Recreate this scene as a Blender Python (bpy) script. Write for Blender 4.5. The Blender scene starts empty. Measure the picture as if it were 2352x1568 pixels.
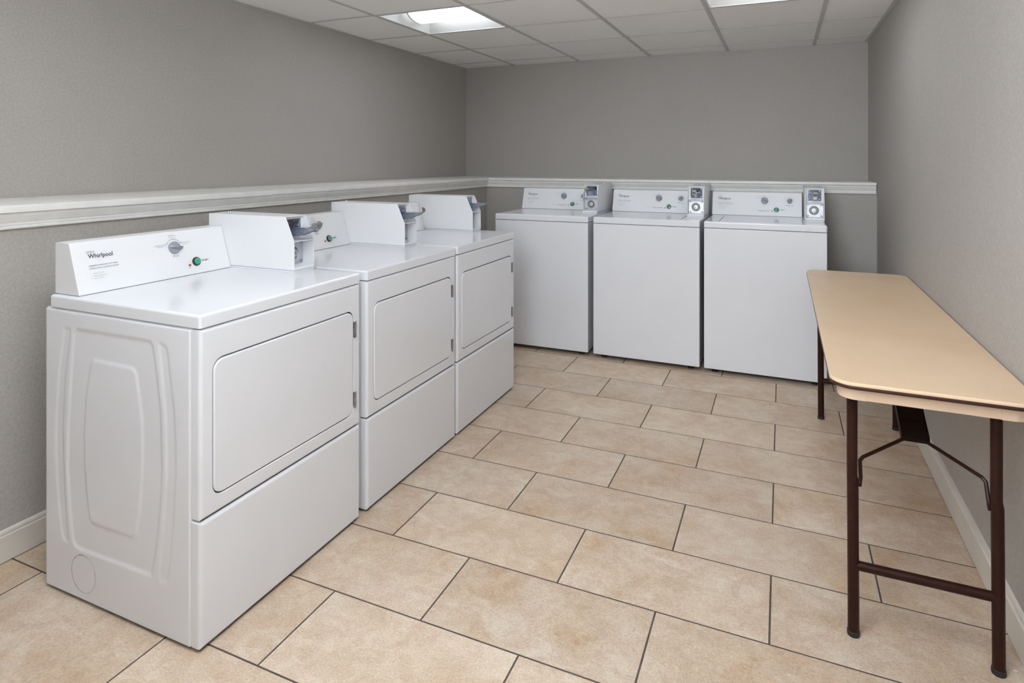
import bpy, bmesh, math, random
import numpy as np
from mathutils import Vector, Matrix
random.seed(7)
sc = bpy.context.scene
COL = sc.collection
PI = math.pi

# ------------------------------------------------------------------ measured layout (metres)
H = 2.209            # ceiling height
W = 3.397            # right wall plane
XL, YL = 0.453, -0.4725   # faces of the half walls under the ledge
ZLEDGE = 1.172
YF = -7.4            # wall behind the camera

# ------------------------------------------------------------------ materials
def new_mat(name):
    m = bpy.data.materials.new(name); m.use_nodes = True
    nt = m.node_tree; nt.nodes.clear()
    out = nt.nodes.new('ShaderNodeOutputMaterial'); b = nt.nodes.new('ShaderNodeBsdfPrincipled')
    nt.links.new(b.outputs[0], out.inputs[0])
    return m, nt, b

def noise(nt, scale, detail=3, rough=0.5, vec=None, dist=0.0):
    n = nt.nodes.new('ShaderNodeTexNoise')
    n.inputs['Scale'].default_value = scale; n.inputs['Detail'].default_value = detail
    n.inputs['Roughness'].default_value = rough; n.inputs['Distortion'].default_value = dist
    if vec is None:
        tc = nt.nodes.new('ShaderNodeTexCoord'); vec = tc.outputs['Object']
    nt.links.new(vec, n.inputs['Vector'])
    return n

def ramp(nt, fac, stops):
    r = nt.nodes.new('ShaderNodeValToRGB'); e = r.color_ramp.elements
    while len(e) < len(stops): e.new(0.5)
    for k, (p, c) in enumerate(stops):
        e[k].position = p; e[k].color = (*c, 1)
    nt.links.new(fac, r.inputs[0]); return r

def mixc(nt, fac, a, b, mode='MIX'):
    m = nt.nodes.new('ShaderNodeMix'); m.data_type = 'RGBA'; m.blend_type = mode
    if isinstance(fac, (int, float)): m.inputs[0].default_value = fac
    else: nt.links.new(fac, m.inputs[0])
    for i, v in ((6, a), (7, b)):
        if isinstance(v, tuple): m.inputs[i].default_value = (*v, 1)
        else: nt.links.new(v, m.inputs[i])
    return m.outputs[2]

def bump(nt, b, height, strength, dist=0.001):
    n = nt.nodes.new('ShaderNodeBump'); n.inputs['Strength'].default_value = strength
    n.inputs['Distance'].default_value = dist
    nt.links.new(height, n.inputs['Height']); nt.links.new(n.outputs[0], b.inputs['Normal'])
    return n

def simple(name, col, rough=0.5, metal=0.0, vary=0.03, scale=6, coat=0.0, spec=0.5, bumpy=0, bscale=300, bdist=0.0004):
    m, nt, b = new_mat(name)
    n = noise(nt, scale, 4)
    lo = tuple(max(0, c * (1 - vary)) for c in col); hi = tuple(min(1, c * (1 + vary)) for c in col)
    r = ramp(nt, n.outputs['Fac'], [(0.35, lo), (0.65, hi)])
    nt.links.new(r.outputs[0], b.inputs['Base Color'])
    b.inputs['Roughness'].default_value = rough; b.inputs['Metallic'].default_value = metal
    b.inputs['Coat Weight'].default_value = coat; b.inputs['Coat Roughness'].default_value = 0.06
    b.inputs['Specular IOR Level'].default_value = spec
    if bumpy:
        n2 = noise(nt, bscale, 2); bump(nt, b, n2.outputs['Fac'], bumpy, bdist)
    return m

M = {}
M['enamel'] = simple('white enamel', (0.73, 0.745, 0.785), 0.15, vary=0.012, scale=3, spec=0.5)
M['enamel_console'] = simple('white console paint', (0.745, 0.755, 0.775), 0.32, vary=0.01, scale=3)
M['box_paint'] = simple('white coin box paint', (0.765, 0.775, 0.795), 0.34, vary=0.012, scale=5)
M['gap_shade'] = simple('painted gap shade', (0.03, 0.032, 0.04), 0.8)  # near-black colour standing in for the shade inside gaps
M['ink'] = simple('dark navy ink', (0.035, 0.04, 0.065), 0.5)
M['ink_grey'] = simple('grey ink', (0.22, 0.225, 0.24), 0.5)
M['ink_light'] = simple('pale grey ink', (0.42, 0.425, 0.44), 0.5)
M['ink_blue'] = simple('blue grey ink', (0.22, 0.26, 0.38), 0.5)
M['knob'] = simple('grey plastic knob', (0.255, 0.265, 0.30), 0.35, vary=0.05, scale=40)
M['knob_dark'] = simple('dark groove', (0.05, 0.055, 0.07), 0.5)
M['black_plastic'] = simple('black plastic', (0.018, 0.02, 0.028), 0.3)
M['green'] = simple('green button', (0.0, 0.36, 0.17), 0.3)
M['ring_metal'] = simple('pale metal ring', (0.45, 0.45, 0.43), 0.3, metal=0.7)
M['red'] = simple('red lamp lens', (0.50, 0.055, 0.02), 0.25)
M['chrome'] = simple('chrome', (0.62, 0.64, 0.70), 0.16, metal=1.0, vary=0.12, scale=120)
M['chrome_pitted'] = simple('pitted chrome', (0.24, 0.26, 0.33), 0.14, metal=1.0, vary=0.5, scale=90, bumpy=0.35, bscale=150)
M['brushed'] = simple('brushed steel', (0.60, 0.61, 0.65), 0.42, metal=0.9, vary=0.06, scale=60)
M['dull_steel'] = simple('dull grey steel', (0.24, 0.24, 0.215), 0.42, metal=0.5, vary=0.15, scale=150)
M['slide_steel'] = simple('blue grey steel', (0.30, 0.33, 0.42), 0.4, metal=0.7, vary=0.1, scale=80)
M['hinge'] = simple('hinge steel', (0.38, 0.38, 0.38), 0.3, metal=0.9, vary=0.15, scale=90)
M['trim_white'] = simple('white trim paint', (0.83, 0.825, 0.805), 0.42, vary=0.03, scale=14, bumpy=0.25, bscale=60, bdist=0.0006)
M['baseboard'] = simple('baseboard paint', (0.70, 0.665, 0.61), 0.45, vary=0.03, scale=8)
M['brown_metal'] = simple('dark brown powder coated steel', (0.026, 0.008, 0.0055), 0.33, spec=0.18, vary=0.15, scale=60)
M['brown_dark'] = simple('dark brown stamped steel', (0.008, 0.004, 0.003), 0.6, spec=0.15, vary=0.1, scale=40)
M['edge_brown'] = simple('dark brown vinyl edge', (0.045, 0.018, 0.015), 0.42, spec=0.25, vary=0.12, scale=50)
M['black_rubber'] = simple('black rubber', (0.015, 0.014, 0.014), 0.6)
M['tan_apron'] = simple('tan painted apron', (0.63, 0.475, 0.345), 0.42, vary=0.03, scale=9)
M['grid_white'] = simple('ceiling grid paint', (0.56, 0.553, 0.53), 0.5, vary=0.03, scale=9)
M['fixture_white'] = simple('fixture enamel', (0.66, 0.66, 0.645), 0.4, vary=0.01)
M['paper'] = simple('white paper', (0.8, 0.8, 0.8), 0.8)

def wall_mat(name, col, scale):
    m, nt, b = new_mat(name)
    n1 = noise(nt, 1.3, 4, 0.55)
    r1 = ramp(nt, n1.outputs['Fac'], [(0.3, tuple(c * 0.965 for c in col)), (0.7, tuple(c * 1.03 for c in col))])
    n2 = noise(nt, scale, 3, 0.6)
    c = mixc(nt, 0.10, r1.outputs[0], ramp(nt, n2.outputs['Fac'], [(0.3, (0.0, 0.0, 0.0)), (0.7, (1, 1, 1))]).outputs[0], 'OVERLAY')
    nt.links.new(c, b.inputs['Base Color'])
    b.inputs['Roughness'].default_value = 0.62; b.inputs['Specular IOR Level'].default_value = 0.3
    bump(nt, b, n2.outputs['Fac'], 0.5, 0.0012)
    return m
WALL = (0.415, 0.394, 0.370)
M['wall'] = wall_mat('grey orange peel wall paint', WALL, 110)
M['wall_far'] = wall_mat('grey wall paint', WALL, 90)

def ceiling_mat():
    m, nt, b = new_mat('speckled ceiling tile')
    n = noise(nt, 260, 3, 0.6); n2 = noise(nt, 1.5, 3)
    r = ramp(nt, n.outputs['Fac'], [(0.30, (0.66, 0.65, 0.63)), (0.40, (0.90, 0.89, 0.87)), (0.7, (0.92, 0.91, 0.89))])
    c = mixc(nt, 0.06, r.outputs[0], n2.outputs['Color'], 'OVERLAY')
    nt.links.new(c, b.inputs['Base Color']); b.inputs['Roughness'].default_value = 0.9
    b.inputs['Specular IOR Level'].default_value = 0.1
    bump(nt, b, n.outputs['Fac'], 0.4, 0.001)
    return m
M['ceiling'] = ceiling_mat()

def tile_mat():
    m, nt, b = new_mat('beige stone look floor tile')
    at = nt.nodes.new('ShaderNodeAttribute'); at.attribute_name = 'tile_seed'
    tc = nt.nodes.new('ShaderNodeTexCoord')
    sc_ = nt.nodes.new('ShaderNodeVectorMath'); sc_.operation = 'SCALE'; sc_.inputs[3].default_value = 37.0
    nt.links.new(at.outputs['Color'], sc_.inputs[0])
    ad = nt.nodes.new('ShaderNodeVectorMath'); ad.operation = 'ADD'
    nt.links.new(tc.outputs['Object'], ad.inputs[0]); nt.links.new(sc_.outputs[0], ad.inputs[1])
    v = ad.outputs[0]
    big = noise(nt, 3.2, 6, 0.62, v, 0.35)
    mid = noise(nt, 13, 6, 0.68, v, 0.8)
    fine = noise(nt, 170, 4, 0.75, v)
    mp = nt.nodes.new('ShaderNodeMapping'); mp.inputs['Scale'].default_value = (1.0, 3.2, 1.0)
    mp.inputs['Rotation'].default_value = (0, 0, 0.5)
    nt.links.new(v, mp.inputs[0])
    vein = noise(nt, 4.0, 7, 0.7, mp.outputs[0], 1.2)
    base = ramp(nt, big.outputs['Fac'], [(0.30, (0.490, 0.345, 0.225)), (0.46, (0.545, 0.430, 0.325)), (0.62, (0.595, 0.490, 0.390)), (0.78, (0.61, 0.53, 0.450))]).outputs[0]
    warm = ramp(nt, mid.outputs['Fac'], [(0.35, (0.40, 0.38, 0.36)), (0.62, (0.59, 0.60, 0.61))]).outputs[0]
    c = mixc(nt, 0.60, base, warm, 'OVERLAY')
    vr = ramp(nt, vein.outputs['Fac'], [(0.56, (0, 0, 0)), (0.68, (1, 1, 1))]).outputs[0]
    vm = nt.nodes.new('ShaderNodeMath'); vm.operation = 'MULTIPLY'; vm.inputs[1].default_value = 0.42
    nt.links.new(vr, vm.inputs[0])
    c = mixc(nt, vm.outputs[0], c, (0.72, 0.65, 0.56))
    vr2 = ramp(nt, vein.outputs['Fac'], [(0.30, (1, 1, 1)), (0.42, (0, 0, 0))]).outputs[0]
    vm2 = nt.nodes.new('ShaderNodeMath'); vm2.operation = 'MULTIPLY'; vm2.inputs[1].default_value = 0.34
    nt.links.new(vr2, vm2.inputs[0])
    c = mixc(nt, vm2.outputs[0], c, (0.50, 0.32, 0.17))
    fr = ramp(nt, fine.outputs['Fac'], [(0.34, (0.36, 0.35, 0.34)), (0.5, (0.5, 0.5, 0.5)), (0.66, (0.62, 0.62, 0.62))]).outputs[0]
    c = mixc(nt, 0.75, c, fr, 'OVERLAY')
    hs = nt.nodes.new('ShaderNodeHueSaturation')
    sep = nt.nodes.new('ShaderNodeSeparateColor'); nt.links.new(at.outputs['Color'], sep.inputs[0])
    mr = nt.nodes.new('ShaderNodeMapRange'); mr.inputs[3].default_value = 0.93; mr.inputs[4].default_value = 1.06
    nt.links.new(sep.outputs[0], mr.inputs[0]); nt.links.new(mr.outputs[0], hs.inputs['Value'])
    nt.links.new(c, hs.inputs['Color'])
    nt.links.new(hs.outputs[0], b.inputs['Base Color'])
    rr = nt.nodes.new('ShaderNodeMapRange'); rr.inputs[3].default_value = 0.36; rr.inputs[4].default_value = 0.58
    nt.links.new(mid.outputs['Fac'], rr.inputs[0]); nt.links.new(rr.outputs[0], b.inputs['Roughness'])
    b.inputs['Specular IOR Level'].default_value = 0.42
    bump(nt, b, fine.outputs['Fac'], 0.25, 0.0008)
    return m
M['tile'] = tile_mat()
M['grout'] = simple('dark grout', (0.085, 0.068, 0.060), 0.85, vary=0.2, scale=20)

def laminate_mat():
    m, nt, b = new_mat('tan laminate')
    n = noise(nt, 2.4, 5, 0.6); f = noise(nt, 330, 3, 0.7)
    mp_tc = nt.nodes.new('ShaderNodeTexCoord'); mp = nt.nodes.new('ShaderNodeMapping')
    mp.inputs['Scale'].default_value = (4.0, 60.0, 1.0); nt.links.new(mp_tc.outputs['Object'], mp.inputs[0])
    s = noise(nt, 1.2, 5, 0.7, mp.outputs[0])
    c = ramp(nt, n.outputs['Fac'], [(0.35, (0.63, 0.455, 0.295)), (0.65, (0.69, 0.52, 0.36))]).outputs[0]
    c = mixc(nt, 0.22, c, ramp(nt, f.outputs['Fac'], [(0.3, (0.25, 0.25, 0.25)), (0.7, (0.75, 0.75, 0.75))]).outputs[0], 'OVERLAY')
    sm = ramp(nt, s.outputs['Fac'], [(0.66, (0, 0, 0)), (0.80, (0.35, 0.35, 0.35))]).outputs[0]
    c = mixc(nt, sm, c, (0.72, 0.66, 0.58))
    nt.links.new(c, b.inputs['Base Color'])
    rr = nt.nodes.new('ShaderNodeMapRange'); rr.inputs[3].default_value = 0.33; rr.inputs[4].default_value = 0.47
    nt.links.new(n.outputs['Fac'], rr.inputs[0]); nt.links.new(rr.outputs[0], b.inputs['Roughness'])
    b.inputs['Specular IOR Level'].default_value = 0.4
    bump(nt, b, f.outputs['Fac'], 0.1, 0.0004)
    return m
M['laminate'] = laminate_mat()

def emit_mat(name, col, strength):
    m = bpy.data.materials.new(name); m.use_nodes = True; nt = m.node_tree; nt.nodes.clear()
    o = nt.nodes.new('ShaderNodeOutputMaterial'); e = nt.nodes.new('ShaderNodeEmission')
    n = noise(nt, 2.0, 1); r = ramp(nt, n.outputs['Fac'], [(0.0, tuple(c * 0.98 for c in col)), (1.0, col)])
    nt.links.new(r.outputs[0], e.inputs[0]); e.inputs[1].default_value = strength
    nt.links.new(e.outputs[0], o.inputs[0]); return m
LIGHT = 10.8
M['lens_end'] = emit_mat('glowing diffuser end', (0.885, 0.94, 1.0), 2.2)
M['lens'] = emit_mat('glowing diffuser', (0.885, 0.94, 1.0), LIGHT)

def rust_mat():
    m, nt, b = new_mat('chipped paint cut line')
    n = noise(nt, 26, 3, 0.6)
    r = ramp(nt, n.outputs['Fac'], [(0.42, (0.52, 0.52, 0.53)), (0.52, (0.42, 0.40, 0.38)), (0.60, (0.22, 0.10, 0.06))])
    nt.links.new(r.outputs[0], b.inputs['Base Color']); b.inputs['Roughness'].default_value = 0.7
    return m
M['rust'] = rust_mat()

# ------------------------------------------------------------------ mesh helpers
def mk(name, bm, mats, parent=None, angle=32, weighted=True):
    me = bpy.data.meshes.new(name)
    if not isinstance(mats, (list, tuple)): mats = [mats]
    for k in mats: me.materials.append(M[k])
    bm.normal_update()
    for f in bm.faces: f.smooth = True
    for e in bm.edges:
        if len(e.link_faces) != 2 or e.calc_face_angle(0) > math.radians(angle): e.smooth = False
    bm.to_mesh(me); bm.free()
    o = bpy.data.objects.new(name, me); COL.objects.link(o)
    if parent is not None: o.parent = parent
    if weighted:
        w = o.modifiers.new('wn', 'WEIGHTED_NORMAL'); w.keep_sharp = True
    return o

def thing(name, label, cat, loc=(0, 0, 0), rz=0.0, group=None):
    o = bpy.data.objects.new(name, None); COL.objects.link(o); o.empty_display_size = 0.1
    o.location = loc; o.rotation_euler = (0, 0, rz); o['label'] = label; o['category'] = cat
    if group: o['group'] = group
    return o

def struct(name, bm, mats, parent=None, **k):
    o = mk(name, bm, mats, parent, **k)
    if parent is None: o['kind'] = 'structure'
    return o

def box(bm, x0, x1, y0, y1, z0, z1, mi=0):
    vs = [bm.verts.new(p) for p in ((x0, y0, z0), (x1, y0, z0), (x1, y1, z0), (x0, y1, z0), (x0, y0, z1), (x1, y0, z1), (x1, y1, z1), (x0, y1, z1))]
    fs = []
    for q in ((0, 3, 2, 1), (4, 5, 6, 7), (0, 1, 5, 4), (1, 2, 6, 5), (2, 3, 7, 6), (3, 0, 4, 7)):
        f = bm.faces.new([vs[i] for i in q]); f.material_index = mi; fs.append(f)
    return vs, fs

def bbox(bm, x0, x1, y0, y1, z0, z1, r=0.002, seg=2, mi=0):
    vs, fs = box(bm, x0, x1, y0, y1, z0, z1, mi)
    es = list({e for f in fs for e in f.edges})
    bmesh.ops.bevel(bm, geom=es, offset=r, segments=seg, profile=0.5, affect='EDGES')

def prism(bm, prof, a0, a1, axis='x', mi=0, bev=0.0):
    """prof: list of 2-D points; extruded along axis ('x': (y,z), 'y': (x,z), 'z': (x,y))"""
    def P(a, p): return {'x': (a, p[0], p[1]), 'y': (p[0], a, p[1]), 'z': (p[0], p[1], a)}[axis]
    A = [bm.verts.new(P(a0, p)) for p in prof]; B = [bm.verts.new(P(a1, p)) for p in prof]
    n = len(prof); fs = [bm.faces.new(A), bm.faces.new(B)]
    for i in range(n): fs.append(bm.faces.new((A[i], A[(i + 1) % n], B[(i + 1) % n], B[i])))
    for f in fs: f.material_index = mi
    bmesh.ops.recalc_face_normals(bm, faces=fs)
    if bev:
        es = list({e for f in fs for e in f.edges})
        bmesh.ops.bevel(bm, geom=es, offset=bev, segments=2, profile=0.5, affect='EDGES')
    return fs

def rrect(x0, x1, z0, z1, r, n=6):
    r = max(r, 0.0003); pts = []
    for cx, cz, a in ((x1 - r, z1 - r, 0), (x0 + r, z1 - r, PI / 2), (x0 + r, z0 + r, PI), (x1 - r, z0 + r, 1.5 * PI)):
        for k in range(n + 1):
            t = a + PI / 2 * k / n; pts.append((cx + r * math.cos(t), cz + r * math.sin(t)))
    return pts

def loft(bm, loops, P, cap0=True, cap1=True, mis=None):
    rings = [[bm.verts.new(P(p[0], p[1], d)) for p in pts] for d, pts in loops]
    fs = []
    for k in range(len(rings) - 1):
        A, B = rings[k], rings[k + 1]; n = len(A)
        for i in range(n):
            f = bm.faces.new((A[i], A[(i + 1) % n], B[(i + 1) % n], B[i]))
            f.material_index = mis[k] if mis else 0; fs.append(f)
    if cap0: fs.append(bm.faces.new(rings[0]))
    if cap1:
        f = bm.faces.new(rings[-1]); f.material_index = mis[-1] if mis else 0; fs.append(f)
    bmesh.ops.recalc_face_normals(bm, faces=fs)
    return fs

PF = lambda x, z, d: (x, d, z)     # outline in x-z, depth y
PT = lambda x, y, d: (x, y, d)     # outline in x-y, height z

def slab_loops(x0, x1, z0, z1, r, db, df, e, n=6):
    """from depth db (back) to df (front, rounded by e)"""
    s = 1 if df > db else -1
    L = [(db, rrect(x0, x1, z0, z1, r, n))]
    for k in range(5):
        t = PI / 2 * k / 4; i = e * (1 - math.cos(t))
        L.append((df - s * e + s * e * math.sin(t), rrect(x0 + i, x1 - i, z0 + i, z1 - i, r - i, n)))
    return L

def tube(bm, pts, r, n=12, cap=True, rs=None):
    pts = [Vector(p) for p in pts]; rings = []
    up = Vector((0, 0, 1)); prev = None
    for i, p in enumerate(pts):
        if i == 0: d = (pts[1] - p)
        elif i == len(pts) - 1: d = (p - pts[i - 1])
        else: d = (pts[i + 1] - p).normalized() + (p - pts[i - 1]).normalized()
        d.normalize()
        if prev is None:
            a = d.cross(up)
            if a.length < 1e-4: a = d.cross(Vector((1, 0, 0)))
            a.normalize()
        else: a = (prev - d * prev.dot(d)).normalized()
        prev = a; b = d.cross(a); rr = rs[i] if rs else r
        rings.append([bm.verts.new(p + (a * math.cos(2 * PI * k / n) + b * math.sin(2 * PI * k / n)) * rr) for k in range(n)])
    fs = []
    for A, B in zip(rings, rings[1:]):
        for k in range(n): fs.append(bm.faces.new((A[k], A[(k + 1) % n], B[(k + 1) % n], B[k])))
    if cap: fs.append(bm.faces.new(rings[0])); fs.append(bm.faces.new(rings[-1]))
    bmesh.ops.recalc_face_normals(bm, faces=fs)

def lathe(bm, prof, T, n=28, mi=0):
    """prof: (radius, height) list; T(u, v, h) -> 3-D"""
    rings = []
    for r, h in prof:
        if r < 1e-6: rings.append([bm.verts.new(T(0, 0, h))])
        else: rings.append([bm.verts.new(T(r * math.cos(2 * PI * k / n), r * math.sin(2 * PI * k / n), h)) for k in range(n)])
    fs = []
    for A, B in zip(rings, rings[1:]):
        for k in range(n):
            k2 = (k + 1) % n
            if len(A) == 1 and len(B) == 1: continue
            if len(A) == 1: f = bm.faces.new((A[0], B[k2], B[k]))
            elif len(B) == 1: f = bm.faces.new((A[k], A[k2], B[0]))
            else: f = bm.faces.new((A[k], A[k2], B[k2], B[k]))
            f.material_index = mi; fs.append(f)
    bmesh.ops.recalc_face_normals(bm, faces=fs)

_tc = {}
def text_geo(s):
    if s not in _tc:
        cu = bpy.data.curves.new('t', 'FONT'); cu.body = s; cu.size = 1.0; cu.resolution_u = 3
        o = bpy.data.objects.new('t', cu); COL.objects.link(o)
        dg = bpy.context.evaluated_depsgraph_get(); dg.update()
        me = o.evaluated_get(dg).to_mesh()
        V = [(v.co.x, v.co.y) for v in me.vertices]; F = [tuple(p.vertices) for p in me.polygons]
        o.evaluated_get(dg).to_mesh_clear(); bpy.data.objects.remove(o); bpy.data.curves.remove(cu)
        _tc[s] = (V, F)
    return _tc[s]
CAP = 0.729 * 1.0
def put_text(bm, s, x0, x1, base, h, T, mi=0, bold=0.0):
    V, F = text_geo(s)
    mx = min(v[0] for v in V); Mx = max(v[0] for v in V)
    capV, _ = text_geo('H'); ch = max(v[1] for v in capV)
    sx = (x1 - x0) / (Mx - mx); sy = h / ch
    offs = [(0, 0)] if not bold else [(-bold, 0), (bold, 0), (0, bold), (0, -bold)]
    for k, (ox, oy) in enumerate(offs):
        vs = [bm.verts.new(T(x0 + (v[0] - mx) * sx + ox, base + v[1] * sy + oy, 0.0004 + k * 0.00003)) for v in V]
        for f in F:
            try: g = bm.faces.new([vs[i] for i in f]); g.material_index = mi
            except ValueError: pass

def ring_arc(bm, c, rx, ry, w, a0, a1, T, mi=0, n=24, rot=0.0, off=0.0004):
    A = []; cr, sr = math.cos(rot), math.sin(rot)
    for k in range(n + 1):
        t = a0 + (a1 - a0) * k / n
        row = []
        for d in (-w / 2, w / 2):
            u, v = (rx + d) * math.cos(t), (ry + d) * math.sin(t)
            row.append(bm.verts.new(T(c[0] + u * cr - v * sr, c[1] + u * sr + v * cr, off)))
        A.append(row)
    for k in range(n):
        f = bm.faces.new((A[k][0], A[k][1], A[k + 1][1], A[k + 1][0])); f.material_index = mi

def dot(bm, c, r, T, mi=0, n=10, off=0.0005):
    f = bm.faces.new([bm.verts.new(T(c[0] + r * math.cos(2 * PI * k / n), c[1] + r * math.sin(2 * PI * k / n), off)) for k in range(n)])
    f.material_index = mi

def rect(bm, c, w, h, T, mi=0, off=0.0005):
    f = bm.faces.new([bm.verts.new(T(c[0] + a * w / 2, c[1] + b * h / 2, off)) for a, b in ((-1, -1), (1, -1), (1, 1), (-1, 1))])
    f.material_index = mi

# ------------------------------------------------------------------ the room shell
bm = bmesh.new(); box(bm, -0.05, W + 0.05, YF - 0.05, 0.05, -0.06, -0.0010, 1)
seed = bm.loops.layers.float_color.new('tile_seed')
GX, GY, P_, Q_, GAP = 1.5487, -1.3298, 0.613, 0.3069, 0.0026
rnd = random.Random(3)
for r in range(-5, 21):
    y1 = GY - r * Q_; y0 = y1 - Q_
    if y0 > YL or y1 < YF: continue
    off = 0.498 * P_ if r % 2 else 0.0
    for i in range(-5, 6):
        x0 = GX + off + i * P_; x1 = x0 + P_
        a, b_, c, d = max(x0 + GAP, XL - 0.01), min(x1 - GAP, W), max(y0 + GAP, YF), min(y1 - GAP, YL)
        if b_ - a < 0.01 or d - c < 0.01: continue
        e = 0.0006
        n0 = len(bm.faces)
        fs = loft(bm, [(-0.0012, [(a, c), (b_, c), (b_, d), (a, d)]), (-e, [(a, c), (b_, c), (b_, d), (a, d)]), (0.0, [(a + e, c + e), (b_ - e, c + e), (b_ - e, d - e), (a + e, d - e)])], PT, cap0=False, mis=[1, 0, 0])
        sd = (rnd.random(), rnd.random(), rnd.random(), 1)
        for f in fs:
            for l in f.loops: l[seed] = sd
struct('floor', bm, ['tile', 'grout'], weighted=False)

def wall_slab(name, prof, a0, a1, axis, mat='wall'):
    bm = bmesh.new(); prism(bm, prof, a0, a1, axis); return struct(name, bm, mat, weighted=False)
# left wall: upper face at x=0, half wall standing 0.453 proud of it
wall_slab('wall_left', [(-0.15, 0), (XL, 0), (XL, ZLEDGE - 0.023), (0, ZLEDGE - 0.023), (0, H + 0.2), (-0.15, H + 0.2)], YF, 0.0, 'y')
wall_slab('wall_back', [(0.15, 0), (YL, 0), (YL, ZLEDGE - 0.023), (0, ZLEDGE - 0.023), (0, H + 0.2), (0.15, H + 0.2)], XL, W + 0.15, 'x')
bm = bmesh.new(); box(bm, -0.15, XL, 0, 0.15, 0, H + 0.2); struct('wall_corner', bm, 'wall', weighted=False)
bm = bmesh.new(); box(bm, W, W + 0.15, YF, 0.0, 0, H + 0.2); struct('wall_right', bm, 'wall', weighted=False)
bm = bmesh.new(); box(bm, -0.15, W + 0.15, YF - 0.15, YF, 0, H + 0.2); struct('wall_front', bm, 'wall', weighted=False)

# ledge caps and their moulding
LIP = 0.030
bm = bmesh.new()
bbox(bm, 0.0, XL + LIP, -2.973, 0.0, ZLEDGE - 0.022, ZLEDGE, 0.003, 2)
struct('trim_1', bm, 'trim_white')
bm = bmesh.new()
bbox(bm, 0.0, XL + LIP + 0.003, YF, -2.9735, ZLEDGE - 0.0235, ZLEDGE + 0.0012, 0.003, 2)
struct('trim_2', bm, 'trim_white')
bm = bmesh.new()
bbox(bm, XL + LIP + 0.001, W - 0.004, YL - LIP, 0.0, ZLEDGE - 0.021, ZLEDGE - 0.0005, 0.003, 2)
struct('trim_3', bm, 'trim_white')
def mould(s):      # distance from wall -> profile (d, z), cove on top with beads below
    z = 1.093
    return [(0.0, z), (0.010, z), (0.0125, z + 0.003), (0.0125, z + 0.009), (0.009, z + 0.011), (0.009, z + 0.0125), (0.0125, z + 0.014), (0.0125, z + 0.019),
            (0.010, z + 0.021), (0.010, z + 0.0225), (0.014, z + 0.024), (0.016, z + 0.030), (0.021, z + 0.041), (0.024, z + 0.050), (0.024, z + 0.0565), (0.0, z + 0.0565)]
bm = bmesh.new(); prism(bm, [(XL + d, z) for d, z in mould(0)], YF, YL, 'y'); struct('trim_4', bm, 'trim_white', angle=20)
bm = bmesh.new(); prism(bm, [(YL - d, z) for d, z in mould(0)], XL, W - 0.007, 'x'); struct('trim_5', bm, 'trim_white', angle=20)
# baseboards
bm = bmesh.new()
prism(bm, [(XL, 0.003), (XL + 0.015, 0.003), (XL + 0.015, 0.086), (XL + 0.011, 0.089), (XL + 0.011, 0.091), (XL + 0.013, 0.094), (XL + 0.012, 0.101), (XL, 0.104)], YF, YL, 'y')
struct('baseboard_left', bm, 'baseboard', angle=20)
bm = bmesh.new()
prism(bm, [(W, 0.003), (W - 0.014, 0.003), (W - 0.014, 0.096), (W - 0.010, 0.1), (W - 0.010, 0.103), (W - 0.008, 0.112), (W, 0.116)], YF, YL, 'y')
struct('baseboard_right', bm, 'baseboard', angle=20)
bm = bmesh.new()
prism(bm, [(YL, 0), (YL - 0.014, 0), (YL - 0.014, 0.096), (YL - 0.010, 0.103), (YL - 0.008, 0.112), (YL, 0.116)], XL + 0.015, W - 0.014, 'x')
struct('baseboard_back', bm, 'baseboard', angle=20)

# ceiling: lay-in tiles in a metal grid
GRX = [-0.0, 0.512, 1.142, 1.773, 2.402, 3.032, W]
GRY = [0.0] + [-0.275 - 0.632 * k for k in range(0, 12) if -0.275 - 0.632 * k > YF] + [YF]
LIGHT_CELLS = {(1, 3), (4, 3), (1, 7), (4, 7)}
rnd = random.Random(5)
bm = bmesh.new()
for i in range(len(GRX) - 1):
    for j in range(len(GRY) - 1):
        if (i, j) in LIGHT_CELLS: continue
        dz = rnd.uniform(0, 0.0015)
        bbox(bm, GRX[i] + 0.004, GRX[i + 1] - 0.004, GRY[j + 1] + 0.004, GRY[j] - 0.004, H + 0.0035 + dz, H + 0.018 + dz, 0.001, 1)
box(bm, -0.1, W + 0.1, YF - 0.1, 0.1, H + 0.19, H + 0.2)
ceil = struct('ceiling', bm, 'ceiling', weighted=False)
bm = bmesh.new()
for k, x in enumerate(GRX):
    if k == 0: a, b_ = 0.0, 0.014
    elif k == len(GRX) - 1: a, b_ = W - 0.022, W
    else: a, b_ = x - 0.012, x + 0.012
    bbox(bm, a, b_, YF, 0.0, H - 0.0005, H + 0.003, 0.0006, 1)
for k, y in enumerate(GRY):
    if k == 0: a, b_ = -0.012, 0.0
    elif k == len(GRY) - 1: a, b_ = YF, YF + 0.012
    else: a, b_ = y - 0.0075, y + 0.0075
    bbox(bm, 0.0, W, a, b_, H + 0.0003, H + 0.0034, 0.0006, 1)
mk('ceiling_grid', bm, 'grid_white', ceil, weighted=False)

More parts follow.
